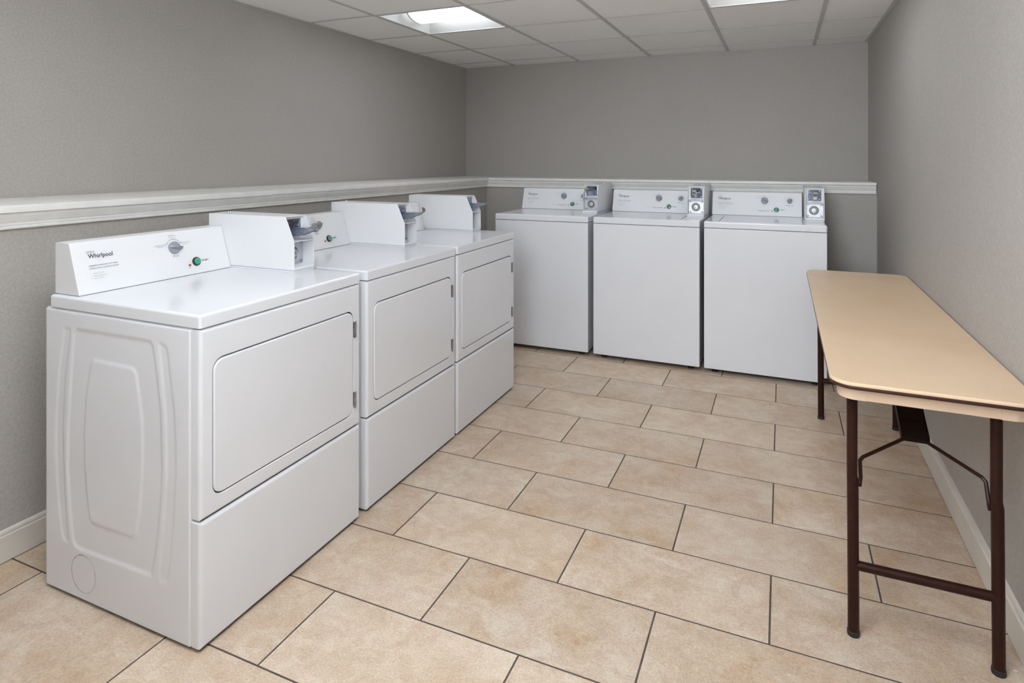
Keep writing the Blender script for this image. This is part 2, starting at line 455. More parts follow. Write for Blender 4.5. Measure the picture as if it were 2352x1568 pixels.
# ------------------------------------------------------------------ recessed ceiling lights
def troffer(i, j, label):
    x0, x1, y0, y1 = GRX[i] + 0.010, GRX[i + 1] - 0.010, GRY[j + 1] + 0.008, GRY[j] - 0.008
    cx, cy = (x0 + x1) / 2, (y0 + y1) / 2; hx, hy = (x1 - x0) / 2, (y1 - y0) / 2
    t = thing('ceiling_light', label, 'ceiling light', (cx, cy, H), 0, 'square recessed ceiling lights')
    bm = bmesh.new()   # pan: rim, sloping reflector sides, roof
    D = 0.085
    ring = lambda a, b_: [(a, b_), (-a, b_), (-a, -b_), (a, -b_)]
    rg = lambda l, r, b_: [(r, b_), (-l, b_), (-l, -b_), (r, -b_)]
    eL, eR = hx - 0.090, hx - 0.030      # inner roof ends (left end slopes more)
    loft(bm, [(0.0035, ring(hx, hy)), (0.0005, ring(hx, hy)), (0.0005, ring(hx - 0.012, hy - 0.012)), (0.004, ring(hx - 0.014, hy - 0.014)),
              (D, rg(eL, eR, hy - 0.135)), (D + 0.004, rg(eL + 0.003, eR + 0.003, hy - 0.132)), (0.0035, ring(hx, hy))], PT, cap0=False, cap1=False)
    mk('housing', bm, 'fixture_white', t, angle=15, weighted=False)
    bm = bmesh.new(); b_ = hy - 0.130
    box(bm, -eL - 0.004, eR + 0.004, -b_, b_, D + 0.001, D + 0.006); mk('pan_top', bm, 'fixture_white', t, weighted=False)
    # bowed lens running along the fixture
    bm = bmesh.new(); n = 16; lL, lR = eL - 0.018, eR - 0.002; rw, rd = 0.140, 0.074
    rows = []
    for x in (-lL, lR):
        rows.append([bm.verts.new((x, rw * math.cos(PI * k / n), D - rd * math.sin(PI * k / n))) for k in range(n + 1)])
    for k in range(n): bm.faces.new((rows[0][k], rows[1][k], rows[1][k + 1], rows[0][k + 1]))
    bmesh.ops.recalc_face_normals(bm, faces=list(bm.faces))
    mk('diffuser', bm, 'lens', t, angle=60, weighted=False)
    for xa, xb in ((-lL - 0.012, -lL), (lR, lR + 0.004)):
        bm = bmesh.new()
        prof = [((rw + 0.002) * math.cos(PI * k / n), D - (rd + 0.0015) * math.sin(PI * k / n)) for k in range(n + 1)]
        fs = prism(bm, prof, xa, xb, 'x')
        fs[0].material_index = 1
        mk('end_cap', bm, ['fixture_white', 'lens_end'], t)
    return t
troffer(1, 3, 'square recessed ceiling light fully in view with glowing bowed lens, left side of the ceiling')
troffer(4, 3, 'recessed ceiling light cut off by the top of the photo, nearer the right wall')
troffer(1, 7, 'recessed ceiling light behind the camera, on the dryer side of the room')
troffer(4, 7, 'recessed ceiling light behind the camera, on the folding table side of the room')

# ------------------------------------------------------------------ shared appliance pieces (local frame: x right, y depth, z up)
def frame_T(zb, yb):
    """console face: (u, v, n) -> 3-D"""
    L = math.hypot(0.05, 0.157); s = (0, 0.05 / L, 0.157 / L); nn = (0, -0.157 / L, 0.05 / L)
    return lambda u, v, n: (u, yb + v * s[1] + n * nn[1], zb + v * s[2] + n * nn[2])

def knob(name, c, r, ang, T, parent, grip=0.020):
    bm = bmesh.new()
    Tc = lambda u, v, h: T(c[0] + u, c[1] + v, h)
    lathe(bm, [(0, 0.0), (r, 0.0), (r, 0.004), (r * 0.97, 0.0065), (r * 0.90, 0.008), (0, 0.0085)], Tc)
    ca, sa = math.cos(ang), math.sin(ang)
    R = lambda u, v, h: Tc(u * ca - v * sa, u * sa + v * ca, h)
    # wedge shaped grip that flares toward its pointer end
    def q(u, w, h): return [(u, -w, h), (u, w, h)]
    secs = [(-r * 0.98, r * 0.20, 0.007, 0.010), (-r * 0.55, r * 0.26, 0.007, grip * 0.85), (0, r * 0.27, 0.007, grip), (r * 0.6, r * 0.30, 0.007, grip), (r * 1.0, r * 0.34, 0.005, grip * 0.95)]
    rows = [[bm.verts.new(R(u, -w, lo)), bm.verts.new(R(u, -w * 0.55, hi)), bm.verts.new(R(u, w * 0.55, hi)), bm.verts.new(R(u, w, lo))] for u, w, lo, hi in secs]
    fs = []
    for A, B in zip(rows, rows[1:]):
        for k in range(4): fs.append(bm.faces.new((A[k], A[(k + 1) % 4], B[(k + 1) % 4], B[k])))
    fs.append(bm.faces.new(rows[0])); fs.append(bm.faces.new(rows[-1]))
    bmesh.ops.recalc_face_normals(bm, faces=fs)
    o = mk(name, bm, 'knob', parent)
    bm = bmesh.new()
    vs = [bm.verts.new(R(u, v, h)) for u, v, h in ((r * 0.1, -0.0008, grip + 0.0004), (r * 0.96, -0.0012, grip + 0.0002), (r * 0.96, 0.0012, grip + 0.0002), (r * 0.1, 0.0008, grip + 0.0004))]
    bm.faces.new(vs); mk('pointer_line', bm, 'knob_dark', o, weighted=False)
    return o

def start_button(c, T, parent):
    Tc = lambda u, v, h: T(c[0] + u, c[1] + v, h)
    bm = bmesh.new(); lathe(bm, [(0, 0.0), (0.0162, 0.0), (0.0162, 0.0035), (0.0150, 0.0055), (0.0118, 0.0060), (0.0116, 0.0030), (0, 0.0030)], Tc)
    o = mk('start_button', bm, 'black_plastic', parent)
    bm = bmesh.new(); lathe(bm, [(0.0116, 0.0028), (0.0114, 0.0072), (0.0104, 0.0074), (0.0103, 0.006)], Tc); mk('button_ring', bm, 'ring_metal', o)
    bm = bmesh.new(); lathe(bm, [(0.0103, 0.003), (0.0102, 0.0080), (0.0092, 0.0092), (0, 0.0096)], Tc); mk('green_cap', bm, 'green', o)
    return o

def logo(bm, x0, T):
    """word mark with oval above and swoosh ring; x0 = left reference"""
    put_text(bm, 'Whirlpool', x0, x0 + 0.0775, 0.1111, 0.0140, T, 0, bold=0.00022)
    ring_arc(bm, (x0 + 0.0090, 0.1312), 0.0115, 0.0028, 0.0009, 0, 2 * PI, T, 1)
    ring_arc(bm, (x0 + 0.0090, 0.1312), 0.0115, 0.0028, 0.0016, 2.7, 3.7, T, 0, n=8, off=0.0006)
    ring_arc(bm, (x0 + 0.0090, 0.1312), 0.0115, 0.0028, 0.0016, -0.5, 0.5, T, 0, n=8, off=0.0006)
    put_text(bm, 'CCU', x0 + 0.006, x0 + 0.013, 0.1300, 0.0023, T, 0)
    ring_arc(bm, (x0 + 0.0425, 0.1160), 0.0215, 0.0048, 0.0006, 0.30, 5.98, T, 2, n=36, rot=0.80)

def coin_box(parent, x0, x1, ly, zb, lift=0.0):
    """ly = front plane of the lower part; zb = top of the machine"""
    xa, xb = x0, x1; yk = ly; yt = ly + 0.043; yB = ly + 0.436
    z0, zk, zt = zb + 0.0085, zb + 0.114, zb + 0.2055 + lift
    th = 0.0028; yin = ly + 0.056
    bm = bmesh.new()
    side = [(yk, z0), (yB, z0), (yB, zt), (yt, zt), (yk + 0.001, zk)]
    prism(bm, side, xa, xa + th, 'x', bev=0.0006); prism(bm, side, xb - th, xb, 'x', bev=0.0006)
    bbox(bm, xa + 0.0005, xb - 0.0005, yt, yB, zt - th, zt, 0.0006, 1)          # top
    bbox(bm, xa + 0.0005, xb - 0.0005, yk, yB, z0, z0 + th, 0.0006, 1)          # bottom
    bbox(bm, xa + th, xb - th, yB - th, yB, z0, zt, 0.0006, 1)                  # back
    bbox(bm, xa + th, xb - th, yk + 0.0015, yin, zk - 0.002, zk + 0.001, 0.0006, 1)      # shelf
    bbox(bm, xa + th, xb - th, yk + 0.0005, yk + 0.003, z0, z0 + 0.012, 0.0006, 1)       # front lip
    box(bm, xa + th, xb - th, yin, yin + 0.003, z0, zt - th)                     # bulkhead
    cb = mk('coin_box', bm, 'box_paint', parent)
    bm = bmesh.new(); bbox(bm, xa + 0.0006, xb - 0.0006, yk + 0.002, yB, zb, z0 - 0.0012, 0.001, 1)
    mk('mounting_plinth', bm, 'enamel', cb)
    cx = (xa + xb) / 2
    # coin mechanism plate
    bm = bmesh.new(); pc = 0.037
    bbox(bm, cx - pc, cx + pc, yin - 0.004, yin, zk + 0.013, zk + 0.013 + 0.066, 0.0012, 1)
    for sx in (-1, 1):
        for zz in (zk + 0.019, zk + 0.073):
            lathe(bm, [(0.0032, 0), (0.0030, 0.0018), (0, 0.0024)], (lambda X, Z: (lambda u, v, h: (X + u, yin - 0.004 - h, Z + v)))(cx + sx * 0.031, zz), n=10)
    bbox(bm, cx - 0.034, cx - 0.022, yin - 0.010, yin - 0.004, zk + 0.022, zk + 0.070, 0.001, 1)
    mk('coin_plate', bm, 'chrome_pitted', cb)
    # slide: tongue, gussets, thumb pad
    bm = bmesh.new()
    zs = zk + 0.048
    tip = yk - 0.062; w0, w1 = 0.021, 0.010
    vs0 = [(cx - w0, yin - 0.004), (cx - w0, yk + 0.015), (cx - w1, tip), (cx + w1, tip), (cx + w0, yk + 0.015), (cx + w0, yin - 0.004)]
    prism(bm, vs0, zs, zs + 0.0022, 'z', bev=0.0004)
    for s in (-1, 1):
        xg = cx + s * 0.0125
        prism(bm, [(yin - 0.004, zs), (yk + 0.004, zs), (tip + 0.004, zs), (tip + 0.004, zs - 0.006), (yk + 0.012, zs - 0.030), (yin - 0.004, zs - 0.033)], xg - 0.0011, xg + 0.0011, 'x', mi=1)
    bbox(bm, cx - 0.0135, cx + 0.0135, yin - 0.024, yin - 0.004, zs - 0.030, zs, 0.001, 1, mi=0)
    lathe(bm, [(0.0035, -0.014), (0.0035, 0.014)], lambda u, v, h: (cx + h, tip + 0.008 + u, zs - 0.003 + v), n=10)
    sl = mk('coin_slide', bm, ['chrome', 'slide_steel'], cb)
    bm = bmesh.new()
    R_, am, nn = 0.0155, 1.25, 12
    yc, zc = tip + 0.004, zs + 0.0135
    prev = None
    for k in range(nn + 1):
        th_ = -am + 2 * am * k / nn; hw = max(0.0016, 0.0132 * math.sqrt(max(0, 1 - (th_ / am) ** 2)))
        if k < 4: hw = max(hw, 0.0095)
        row = [bm.verts.new((cx + s * hw, yc - rr * math.cos(th_), zc + rr * math.sin(th_))) for s, rr in ((-1, R_), (1, R_), (1, R_ - 0.0016), (-1, R_ - 0.0016))]
        if prev:
            for q in range(4): bm.faces.new((prev[q], prev[(q + 1) % 4], row[(q + 1) % 4], row[q]))
        else: bm.faces.new(row)
        prev = row
    bm.faces.new(prev); bmesh.ops.recalc_face_normals(bm, faces=list(bm.faces))
    mk('thumb_pad', bm, 'dull_steel', cb)
    # lock plate with ring and cylinder
    bm = bmesh.new(); zl0, zl1 = z0 + 0.013, zk - 0.004
    loft(bm, slab_loops(xa + th + 0.0008, xb - th - 0.0008, zl0, zl1, 0.002, yin, yin - 0.004, 0.001, 3), PF)
    mk('lock_plate', bm, 'brushed', cb)
    lz = (zl0 + zl1) / 2 - 0.001
    TL = lambda u, v, h: (cx - 0.003 + u, yin - 0.004 - h, lz + v)
    bm = bmesh.new()
    lathe(bm, [(0.0285, 0.0), (0.0272, 0.003), (0.0255, 0.0036), (0.0240, 0.002), (0.0236, 0.0004)], TL, n=36)
    mk('lock_ring', bm, 'brushed', cb)
    bm = bmesh.new(); lathe(bm, [(0.0236, 0.0005), (0.0150, 0.0005)], TL, n=36); mk('lock_well', bm, 'dull_steel', cb)
    bm = bmesh.new()
    lathe(bm, [(0.0150, 0.0), (0.0150, 0.007), (0.0135, 0.010), (0.0090, 0.0105), (0.0085, 0.0085), (0, 0.0085)], TL, n=32)
    rect(bm, (0, 0), 0.0016, 0.0075, lambda u, v, h: TL(u, v, h + 0.0088), 1); dot(bm, (0, 0.001), 0.002, lambda u, v, h: TL(u, v, h + 0.0088), 1)
    mk('lock_cylinder', bm, ['brushed', 'gap_shade'], cb)
    for sx in (-1, 1):
        for zz in (zl0 + 0.010, zl1 - 0.008):
            bm = bmesh.new()
            TS = (lambda X, Z: (lambda u, v, h: (X + u, yin - 0.004 - h, Z + v)))(cx + sx * 0.0385, zz)
            lathe(bm, [(0.0062, 0), (0.0060, 0.0018), (0.0048, 0.0024), (0.0046, 0.0012), (0.003, 0.0012), (0, 0.002)], TS, n=16)
            mk('screw', bm, 'hinge', cb)
    for dx in (-0.0045, 0.0045):
        bm = bmesh.new(); lathe(bm, [(0.0042, 0), (0.0042, 0.004), (0.003, 0.0062), (0, 0.0066)], (lambda X: (lambda u, v, h: (X + u, ly + 0.385 + v, zt + h)))(cx + dx), n=12)
        mk('top_bolt', bm, 'chrome', cb)
    return cb

def console(parent, x0, x1, yb, zb, yback):
    bm = bmesh.new()
    prism(bm, [(yb, zb + 0.0012), (yb + 0.05, zb + 0.157), (yb + 0.054, zb + 0.159), (yback, zb + 0.159), (yback, zb + 0.0012)], x0, x1, 'x', bev=0.0016)
    c = mk('console', bm, 'enamel_console', parent)
    bm = bmesh.new(); box(bm, x0 + 0.002, x1 - 0.002, yb + 0.002, yback - 0.002, zb - 0.001, zb + 0.0015); mk('console_gap_strip', bm, 'gap_shade', c, weighted=False)  # dark strip filling the gap under the console
    return c

# ------------------------------------------------------------------ dryers
outer = [(0.863, 0.814), (1.187, 0.816), (1.197, 0.805), (1.206, 0.768), (1.217, 0.711), (1.23, 0.625), (1.234, 0.509), (1.236, 0.47), (1.228, 0.35), (1.213, 0.243), (1.193, 0.163), (0.885, 0.158), (0.859, 0.161), (0.849, 0.173), (0.841, 0.202), (0.832, 0.26), (0.82, 0.39), (0.821, 0.494), (0.835, 0.656), (0.85, 0.800)]
inner = [(0.942, 0.732), (1.107, 0.731), (1.123, 0.725), (1.13, 0.713), (1.145, 0.641), (1.154, 0.583), (1.157, 0.495), (1.154, 0.429), (1.143, 0.331), (1.128, 0.26), (1.114, 0.249), (0.949, 0.246), (0.932, 0.249), (0.923, 0.262), (0.909, 0.333), (0.9, 0.424), (0.898, 0.508), (0.907, 0.62), (0.922, 0.685), (0.930, 0.720)]
ribl = [(0.805, 0.811), (0.832, 0.814), (0.832, 0.784), (0.810, 0.668), (0.798, 0.522), (0.801, 0.404), (0.811, 0.274), (0.823, 0.166), (0.805, 0.166), (0.793, 0.19), (0.777, 0.274), (0.765, 0.398), (0.763, 0.469), (0.767, 0.549), (0.780, 0.681)]
ribr = [(1.225, 0.814), (1.247, 0.813), (1.258, 0.798), (1.270, 0.719), (1.284, 0.634), (1.290, 0.549), (1.291, 0.468), (1.283, 0.346), (1.270, 0.223), (1.257, 0.165), (1.231, 0.157), (1.224, 0.176), (1.241, 0.301), (1.254, 0.442), (1.255, 0.513), (1.250, 0.629), (1.238, 0.714)]

def sdist(poly, X, Z):
    """signed distance, positive inside"""
    d = np.full(X.shape, 9.0); ins = np.zeros(X.shape, bool); n = len(poly)
    for i in range(n):
        ax, az = poly[i]; bx, bz = poly[(i + 1) % n]
        ex, ez = bx - ax, bz - az; L = ex * ex + ez * ez
        t = np.clip(((X - ax) * ex + (Z - az) * ez) / L, 0, 1)
        d = np.minimum(d, np.hypot(X - ax - t * ex, Z - az - t * ez))
        c = ((az > Z) != (bz > Z)) & (X < ex * (Z - az) / (ez if ez else 1e-9) + ax)
        ins ^= c
    return np.where(ins, d, -d)

def sstep(a, w):
    t = np.clip(a / w + 0.5, 0, 1); return t * t * (3 - 2 * t)

def dryer_side(bm, y0, y1, z0, z1, wd):
    step = 0.0042
    ny, nz = int((y1 - y0) / step), int((z1 - z0) / step)
    ys = np.linspace(y0, y1, ny); zs = np.linspace(z0, z1, nz)
    Y, Z = np.meshgrid(ys, zs, indexing='ij'); X = 1.383 - Y
    w = 0.012
    dsp = 0.0030 * sstep(sdist(outer, X, Z), w) - 0.0026 * sstep(sdist(inner, X, Z), w) + 0.0022 * sstep(sdist(ribl, X, Z), w * 0.9) + 0.0022 * sstep(sdist(ribr, X, Z), w * 0.9)
    r = 0.007
    for D in (Y - y0, y1 - Y, z1 - Z):
        q = np.clip(r - D, 0, r); dsp += r - np.sqrt(np.maximum(r * r - q * q, 0))
    g = [[bm.verts.new((float(dsp[i, j]), float(ys[i]), float(zs[j]))) for j in range(nz)] for i in range(ny)]
    for i in range(ny - 1):
        for j in range(nz - 1):
            bm.faces.new((g[i][j], g[i][j + 1], g[i + 1][j + 1], g[i + 1][j]))
    # remaining faces of the cabinet
    v = [bm.verts.new(p) for p in ((r, y0, z0), (r, y1, z0), (r, y1, z1), (r, y0, z1), (wd, y0, z0), (wd, y1, z0), (wd, y1, z1), (wd, y0, z1))]
    for q in ((4, 5, 6, 7), (0, 4, 7, 3), (1, 2, 6, 5), (0, 1, 5, 4), (3, 7, 6, 2)): bm.faces.new([v[i] for i in q])

DW = 0.685
def make_dryer():
    t = thing('dryer', '', 'clothes dryer')
    bm = bmesh.new(); dryer_side(bm, 0.034, 0.673, 0.012, 0.8680, DW - 0.001)
    mk('cabinet', bm, 'enamel', t, angle=50, weighted=False)
    bm = bmesh.new(); box(bm, 0.012, DW - 0.012, 0.010, 0.66, 0.004, 0.872); mk('dark_core', bm, 'gap_shade', t, weighted=False)  # dark core added so the seams read as shaded
    for fx in (0.05, DW - 0.05):
        for fy in (0.06, 0.60):
            bm = bmesh.new(); lathe(bm, [(0, 0.0), (0.018, 0.0), (0.018, 0.008), (0.008, 0.010), (0.008, 0.016)], (lambda X, Y: (lambda u, v, h: (X + u, Y + v, h)))(fx, fy), n=14)
            mk('foot', bm, 'black_rubber', t)
    # upper front panel with the door opening
    bm = bmesh.new()
    L = slab_loops(0.0015, DW - 0.0015, 0.3545, 0.8675, 0.004, 0.033, 0.0, 0.010)
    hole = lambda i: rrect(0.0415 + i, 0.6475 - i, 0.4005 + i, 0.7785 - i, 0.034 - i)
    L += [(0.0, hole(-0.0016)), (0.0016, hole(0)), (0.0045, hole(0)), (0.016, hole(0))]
    loft(bm, L, PF, mis=[0] * (len(L) - 2) + [1, 1])  # recess lined dark to paint in the shade of the door gap
    mk('front_panel', bm, ['enamel', 'gap_shade'], t, angle=26)
    bm = bmesh.new(); loft(bm, slab_loops(0.0447, 0.6443, 0.4035, 0.7742, 0.031, 0.0125, -0.0012, 0.005, 8), PF)
    d = mk('door', bm, 'enamel', t, angle=26)
    for z0, z1 in ((0.424, 0.481), (0.679, 0.736)):
        bm = bmesh.new()
        bbox(bm, 0.6475, 0.6600, -0.0022, 0.003, z0, z1, 0.0006, 1)
        for k in range(3):
            a = z0 + (z1 - z0) * k / 3 + 0.0005; b_ = z0 + (z1 - z0) * (k + 1) / 3 - 0.0005
            lathe(bm, [(0, a), (0.0038, a), (0.0042, a + 0.001), (0.0042, b_ - 0.001), (0.0038, b_), (0, b_)], lambda u, v, h: (0.6495 + u, -0.0035 + v, h), n=12)
        mk('hinge', bm, 'hinge', t)
    bm = bmesh.new(); loft(bm, slab_loops(0.0015, DW - 0.0015, 0.0095, 0.3495, 0.004, 0.033, 0.0, 0.011), PF)
    mk('lower_panel', bm, 'enamel', t, angle=26)
    bm = bmesh.new(); loft(bm, slab_loops(-0.0005, DW + 0.0005, -0.001, 0.649, 0.008, 0.8715, 0.9076, 0.008), PT)
    mk('top_panel', bm, 'enamel', t, angle=26)
    c = console(t, 0.016, 0.5795, 0.533, 0.9076, 0.650)
    T = frame_T(0.9082, 0.5325)
    bm = bmesh.new(); logo(bm, 0.0640, T); mk('brand_lettering', bm, ['ink', 'ink_grey', 'ink_light'], c, weighted=False)
    bm = bmesh.new()
    put_text(bm, 'COMMERCIAL DRYER HEAVY DUTY SERIES', 0.0605, 0.1510, 0.0853, 0.0030, T, 0, bold=0.00005)
    put_text(bm, 'OPERATING INSTRUCTIONS', 0.0602, 0.1547, 0.0755, 0.0050, T, 1)
    for k, (s, x1) in enumerate((('Select CYCLE', 0.1024), ('Insert Payment', 0.1093), ('Press START', 0.1002))):
        b_ = 0.0603 - 0.0078 * k
        put_text(bm, '%d.' % (k + 1), 0.0613, 0.0640, b_, 0.0038, T, 2); put_text(bm, s, 0.0692, x1, b_, 0.0038, T, 2)
    mk('instruction_lettering', bm, ['ink', 'ink_grey', 'ink_light'], c, weighted=False); bm = bmesh.new()
    put_text(bm, 'NORMAL', 0.3465, 0.3755, 0.1492, 0.0040, T, 1); put_text(bm, 'Medium Heat', 0.3472, 0.3754, 0.1425, 0.0028, T, 1)
    put_text(bm, 'HEAVY DUTY', 0.2890, 0.3300, 0.1182, 0.0040, T, 1); put_text(bm, 'High Heat', 0.2995, 0.3202, 0.1138, 0.0028, T, 1)
    put_text(bm, 'DELICATES', 0.3906, 0.4244, 0.1188, 0.0040, T, 1); put_text(bm, 'Low Heat', 0.3985, 0.4172, 0.1138, 0.0026, T, 1)
    put_text(bm, 'CYCLES', 0.3482, 0.3727, 0.0740, 0.0045, T, 0)
    ring_arc(bm, (0.3612, 0.1068), 0.0312, 0.0312, 0.0009, math.radians(30), math.radians(150), T, 0)
    for a in (30, 90, 150): dot(bm, (0.3612 + 0.0312 * math.cos(math.radians(a)), 0.1068 + 0.0312 * math.sin(math.radians(a))), 0.0014, T, 0, off=0.0007)
    mk('cycle_lettering', bm, ['ink', 'ink_grey', 'ink_light'], c, weighted=False); bm = bmesh.new()
    put_text(bm, 'START', 0.4600, 0.4885, 0.0420, 0.0062, T, 0, bold=0.00018)
    mk('start_lettering', bm, ['ink', 'ink_grey', 'ink_light'], c, weighted=False); bm = bmesh.new()
    put_text(bm, 'IN USE', 0.4010, 0.4110, 0.0268, 0.0022, T, 2); put_text(bm, 'LIGHT', 0.4025, 0.4110, 0.0225, 0.0022, T, 2)
    mk('indicator_lettering', bm, ['ink', 'ink_grey', 'ink_light'], c, weighted=False)
    knob('cycle_knob', (0.3603, 0.1067), 0.0222, math.radians(-14), T, c)
    start_button((0.4358, 0.0448), T, c)
    bm = bmesh.new(); lathe(bm, [(0.0042, 0), (0.0042, 0.002), (0.003, 0.0034), (0, 0.004)], lambda u, v, h: T(0.4071 + u, 0.0357 + v, h), n=14)
    mk('indicator_lamp', bm, 'red', c)
    coin_box(t, 0.581, 0.687, 0.217, 0.9076)
    return t

def copy_tree(o, parent=None):
    c = o.copy(); COL.objects.link(c)
    if parent is not None: c.parent = parent
    for ch in list(o.children): copy_tree(ch, c)
    return c

dryer = make_dryer()
D0 = dict(group='white coin operated dryers along the left wall')
def setup(o, loc, rz, label, group):
    o.location = loc; o.rotation_euler = (0, 0, rz); o['label'] = label; o['group'] = group
setup(dryer, (1.383, -4.130, 0), PI / 2, 'white coin operated dryer nearest the camera, its whole embossed side panel in view', D0['group'])
for y, lab in ((-3.406, 'white coin operated dryer in the middle of the row of three along the left wall'),
               (-2.703, 'white coin operated dryer at the far end of the left row, closest to the washers')):
    c = copy_tree(dryer); setup(c, (1.383, y, 0), PI / 2, lab, D0['group'])
# round knock-out in the exposed side, paint chipped along its cut
bm = bmesh.new()
TK = lambda u, v, h: (-0.0005 - h, 1.383 - 0.897 + u, 0.088 + v)
ring_arc(bm, (0, 0), 0.0555, 0.0555, 0.0016, 0, 2 * PI, TK, 0, n=48, off=0.0003)
mk('vent_knockout', bm, 'rust', dryer, weighted=False)

# ------------------------------------------------------------------ washers
WW = 0.686
def make_washer():
    t = thing('washing_machine', '', 'washing machine')
    bm = bmesh.new()
    loft(bm, slab_loops(0.0, WW, 0.028, 0.9010, 0.006, 0.030, 0.0, 0.005), PF)
    mk('front_panel', bm, 'enamel', t, angle=26)
    bm = bmesh.new()
    bbox(bm, 0.001, WW - 0.001, 0.033, 0.650, 0.032, 0.9010, 0.003, 2)
    mk('cabinet', bm, 'enamel', t)
    bm = bmesh.new(); box(bm, 0.010, WW - 0.010, 0.010, 0.64, 0.030, 0.906); mk('dark_core', bm, 'gap_shade', t, weighted=False)  # dark core, painted shade for the seams and the underside
    for fx in (0.06, WW - 0.06):
        for fy in (0.06, 0.58):
            bm = bmesh.new(); lathe(bm, [(0, 0.0), (0.020, 0.0), (0.020, 0.010), (0.008, 0.012), (0.008, 0.034)], (lambda X, Y: (lambda u, v, h: (X + u, Y + v, h)))(fx, fy), n=14)
            mk('foot', bm, 'black_rubber', t)
    bm = bmesh.new()
    L = slab_loops(-0.001, WW + 0.001, -0.003, 0.645, 0.010, 0.9045, 0.9440, 0.009)
    hole = lambda i: rrect(0.083 + i, 0.566 - i, 0.034 + i, 0.428 - i, 0.012 - i * 0.5)
    L += [(0.9440, hole(-0.0015)), (0.9425, hole(0)), (0.9330, hole(0))]
    loft(bm, L, PT); mk('top_panel', bm, 'enamel', t, angle=26)
    bm = bmesh.new(); loft(bm, slab_loops(0.0875, 0.5615, 0.0350, 0.4265, 0.010, 0.9335, 0.9445, 0.003), PT); mk('lid', bm, 'enamel', t, angle=26)
    c = console(t, -0.003, 0.567, 0.516, 0.9440, 0.650)
    T = frame_T(0.9435, 0.5155)
    bm = bmesh.new(); logo(bm, 0.0385, T); mk('brand_lettering', bm, ['ink', 'ink_grey', 'ink_light'], c, weighted=False)
    bm = bmesh.new()
    put_text(bm, 'COMMERCIAL WASHER HEAVY DUTY SERIES', 0.0354, 0.1298, 0.0853, 0.0030, T, 1, bold=0.0001)
    put_text(bm, 'OPERATING INSTRUCTIONS', 0.0356, 0.1286, 0.0770, 0.0034, T, 1)
    for k, (s, x1) in enumerate((('Select CYCLE', 0.0798), ('Select TEMPERATURE', 0.1011), ('Insert Payment', 0.0858), ('Press START', 0.0761))):
        b_ = 0.0638 - 0.0078 * k
        put_text(bm, '%d.' % (k + 1), 0.0365, 0.0388, b_, 0.0032, T, 2); put_text(bm, s, 0.0445, x1, b_, 0.0032, T, 2)
    mk('instruction_lettering', bm, ['ink', 'ink_grey', 'ink_light'], c, weighted=False); bm = bmesh.new()
    put_text(bm, 'HEAVY DUTY', 0.2660, 0.3050, 0.1218, 0.0032, T, 2); put_text(bm, 'DELICATES', 0.2835, 0.3147, 0.1350, 0.0032, T, 2)
    put_text(bm, 'NORMAL', 0.3250, 0.3460, 0.1430, 0.0030, T, 2); put_text(bm, 'NORMAL COLD', 0.3566, 0.4047, 0.1335, 0.0032, T, 2)
    put_text(bm, 'CYCLES', 0.3220, 0.3489, 0.0765, 0.0036, T, 1)
    ring_arc(bm, (0.3371, 0.1077), 0.0292, 0.0292, 0.0022, math.radians(90), math.radians(150), T, 3, n=14)
    ring_arc(bm, (0.3371, 0.1077), 0.0292, 0.0292, 0.0008, math.radians(55), math.radians(90), T, 1, n=10)
    dot(bm, (0.3371 + 0.0292 * math.cos(math.radians(57)), 0.1077 + 0.0292 * math.sin(math.radians(57))), 0.0013, T, 0)
    mk('cycle_lettering', bm, ['ink', 'ink_grey', 'ink_light', 'ink_blue'], c, weighted=False); bm = bmesh.new()
    for s, a, b0, z in (('COLD', 0.4530, 0.4690, 0.1040), ('COOL', 0.4600, 0.4735, 0.1230), ('WARM', 0.4875, 0.4990, 0.1325), ('WARM', 0.5120, 0.5270, 0.1235), ('HOT', 0.5180, 0.5300, 0.1050)):
        put_text(bm, s, a, b0, z, 0.0030, T, 2)
    ring_arc(bm, (0.4930, 0.1084), 0.0243, 0.0243, 0.0007, math.radians(-5), math.radians(185), T, 1)
    for a in (-5, 42, 90, 138, 185): dot(bm, (0.4930 + 0.0243 * math.cos(math.radians(a)), 0.1084 + 0.0243 * math.sin(math.radians(a))), 0.0013, T, 0)
    put_text(bm, 'TEMPERATURE', 0.4681, 0.5176, 0.0758, 0.0038, T, 1, bold=0.0001)
    mk('temperature_lettering', bm, ['ink', 'ink_grey', 'ink_light'], c, weighted=False); bm = bmesh.new()
    put_text(bm, 'START', 0.4339, 0.4628, 0.0437, 0.0060, T, 0, bold=0.00015)
    mk('start_lettering', bm, ['ink', 'ink_grey', 'ink_light'], c, weighted=False); bm = bmesh.new()
    put_text(bm, 'CYCLE STATUS', 0.2438, 0.2819, 0.0362, 0.0028, T, 2)
    for x, s in ((0.2989, 'ON'), (0.3143, 'WASH'), (0.3296, 'RINSE'), (0.3447, 'SPIN'), (0.3598, 'DONE'), (0.3824, 'LOCK')):
        w = 0.0016 * len(s); put_text(bm, s, x - w, x + w, 0.0270, 0.0024, T, 2)
    for x in (0.2989, 0.3143, 0.3296, 0.3447, 0.3598, 0.3824):
        b2 = bmesh.new()
        if x < 0.37: rect(b2, (x, 0.0378), 0.0088, 0.0032, T, 0)
        else: dot(b2, (x, 0.0371), 0.0036, T, 0, 14)
        mk('status_light', b2, 'black_plastic', c, weighted=False)
    mk('status_lettering', bm, ['ink', 'ink_grey', 'ink_light', 'ink_blue'], c, weighted=False)
    knob('cycle_knob', (0.3371, 0.1077), 0.0225, math.radians(-28), T, c, 0.014)
    knob('temperature_knob', (0.4930, 0.1084), 0.0172, math.radians(42), T, c, 0.012)
    start_button((0.4107, 0.0466), T, c)
    coin_box(t, 0.5785, 0.6855, 0.236, 0.9440)
    return t
washer = make_washer()
WG = 'white top loading coin washers along the back wall'
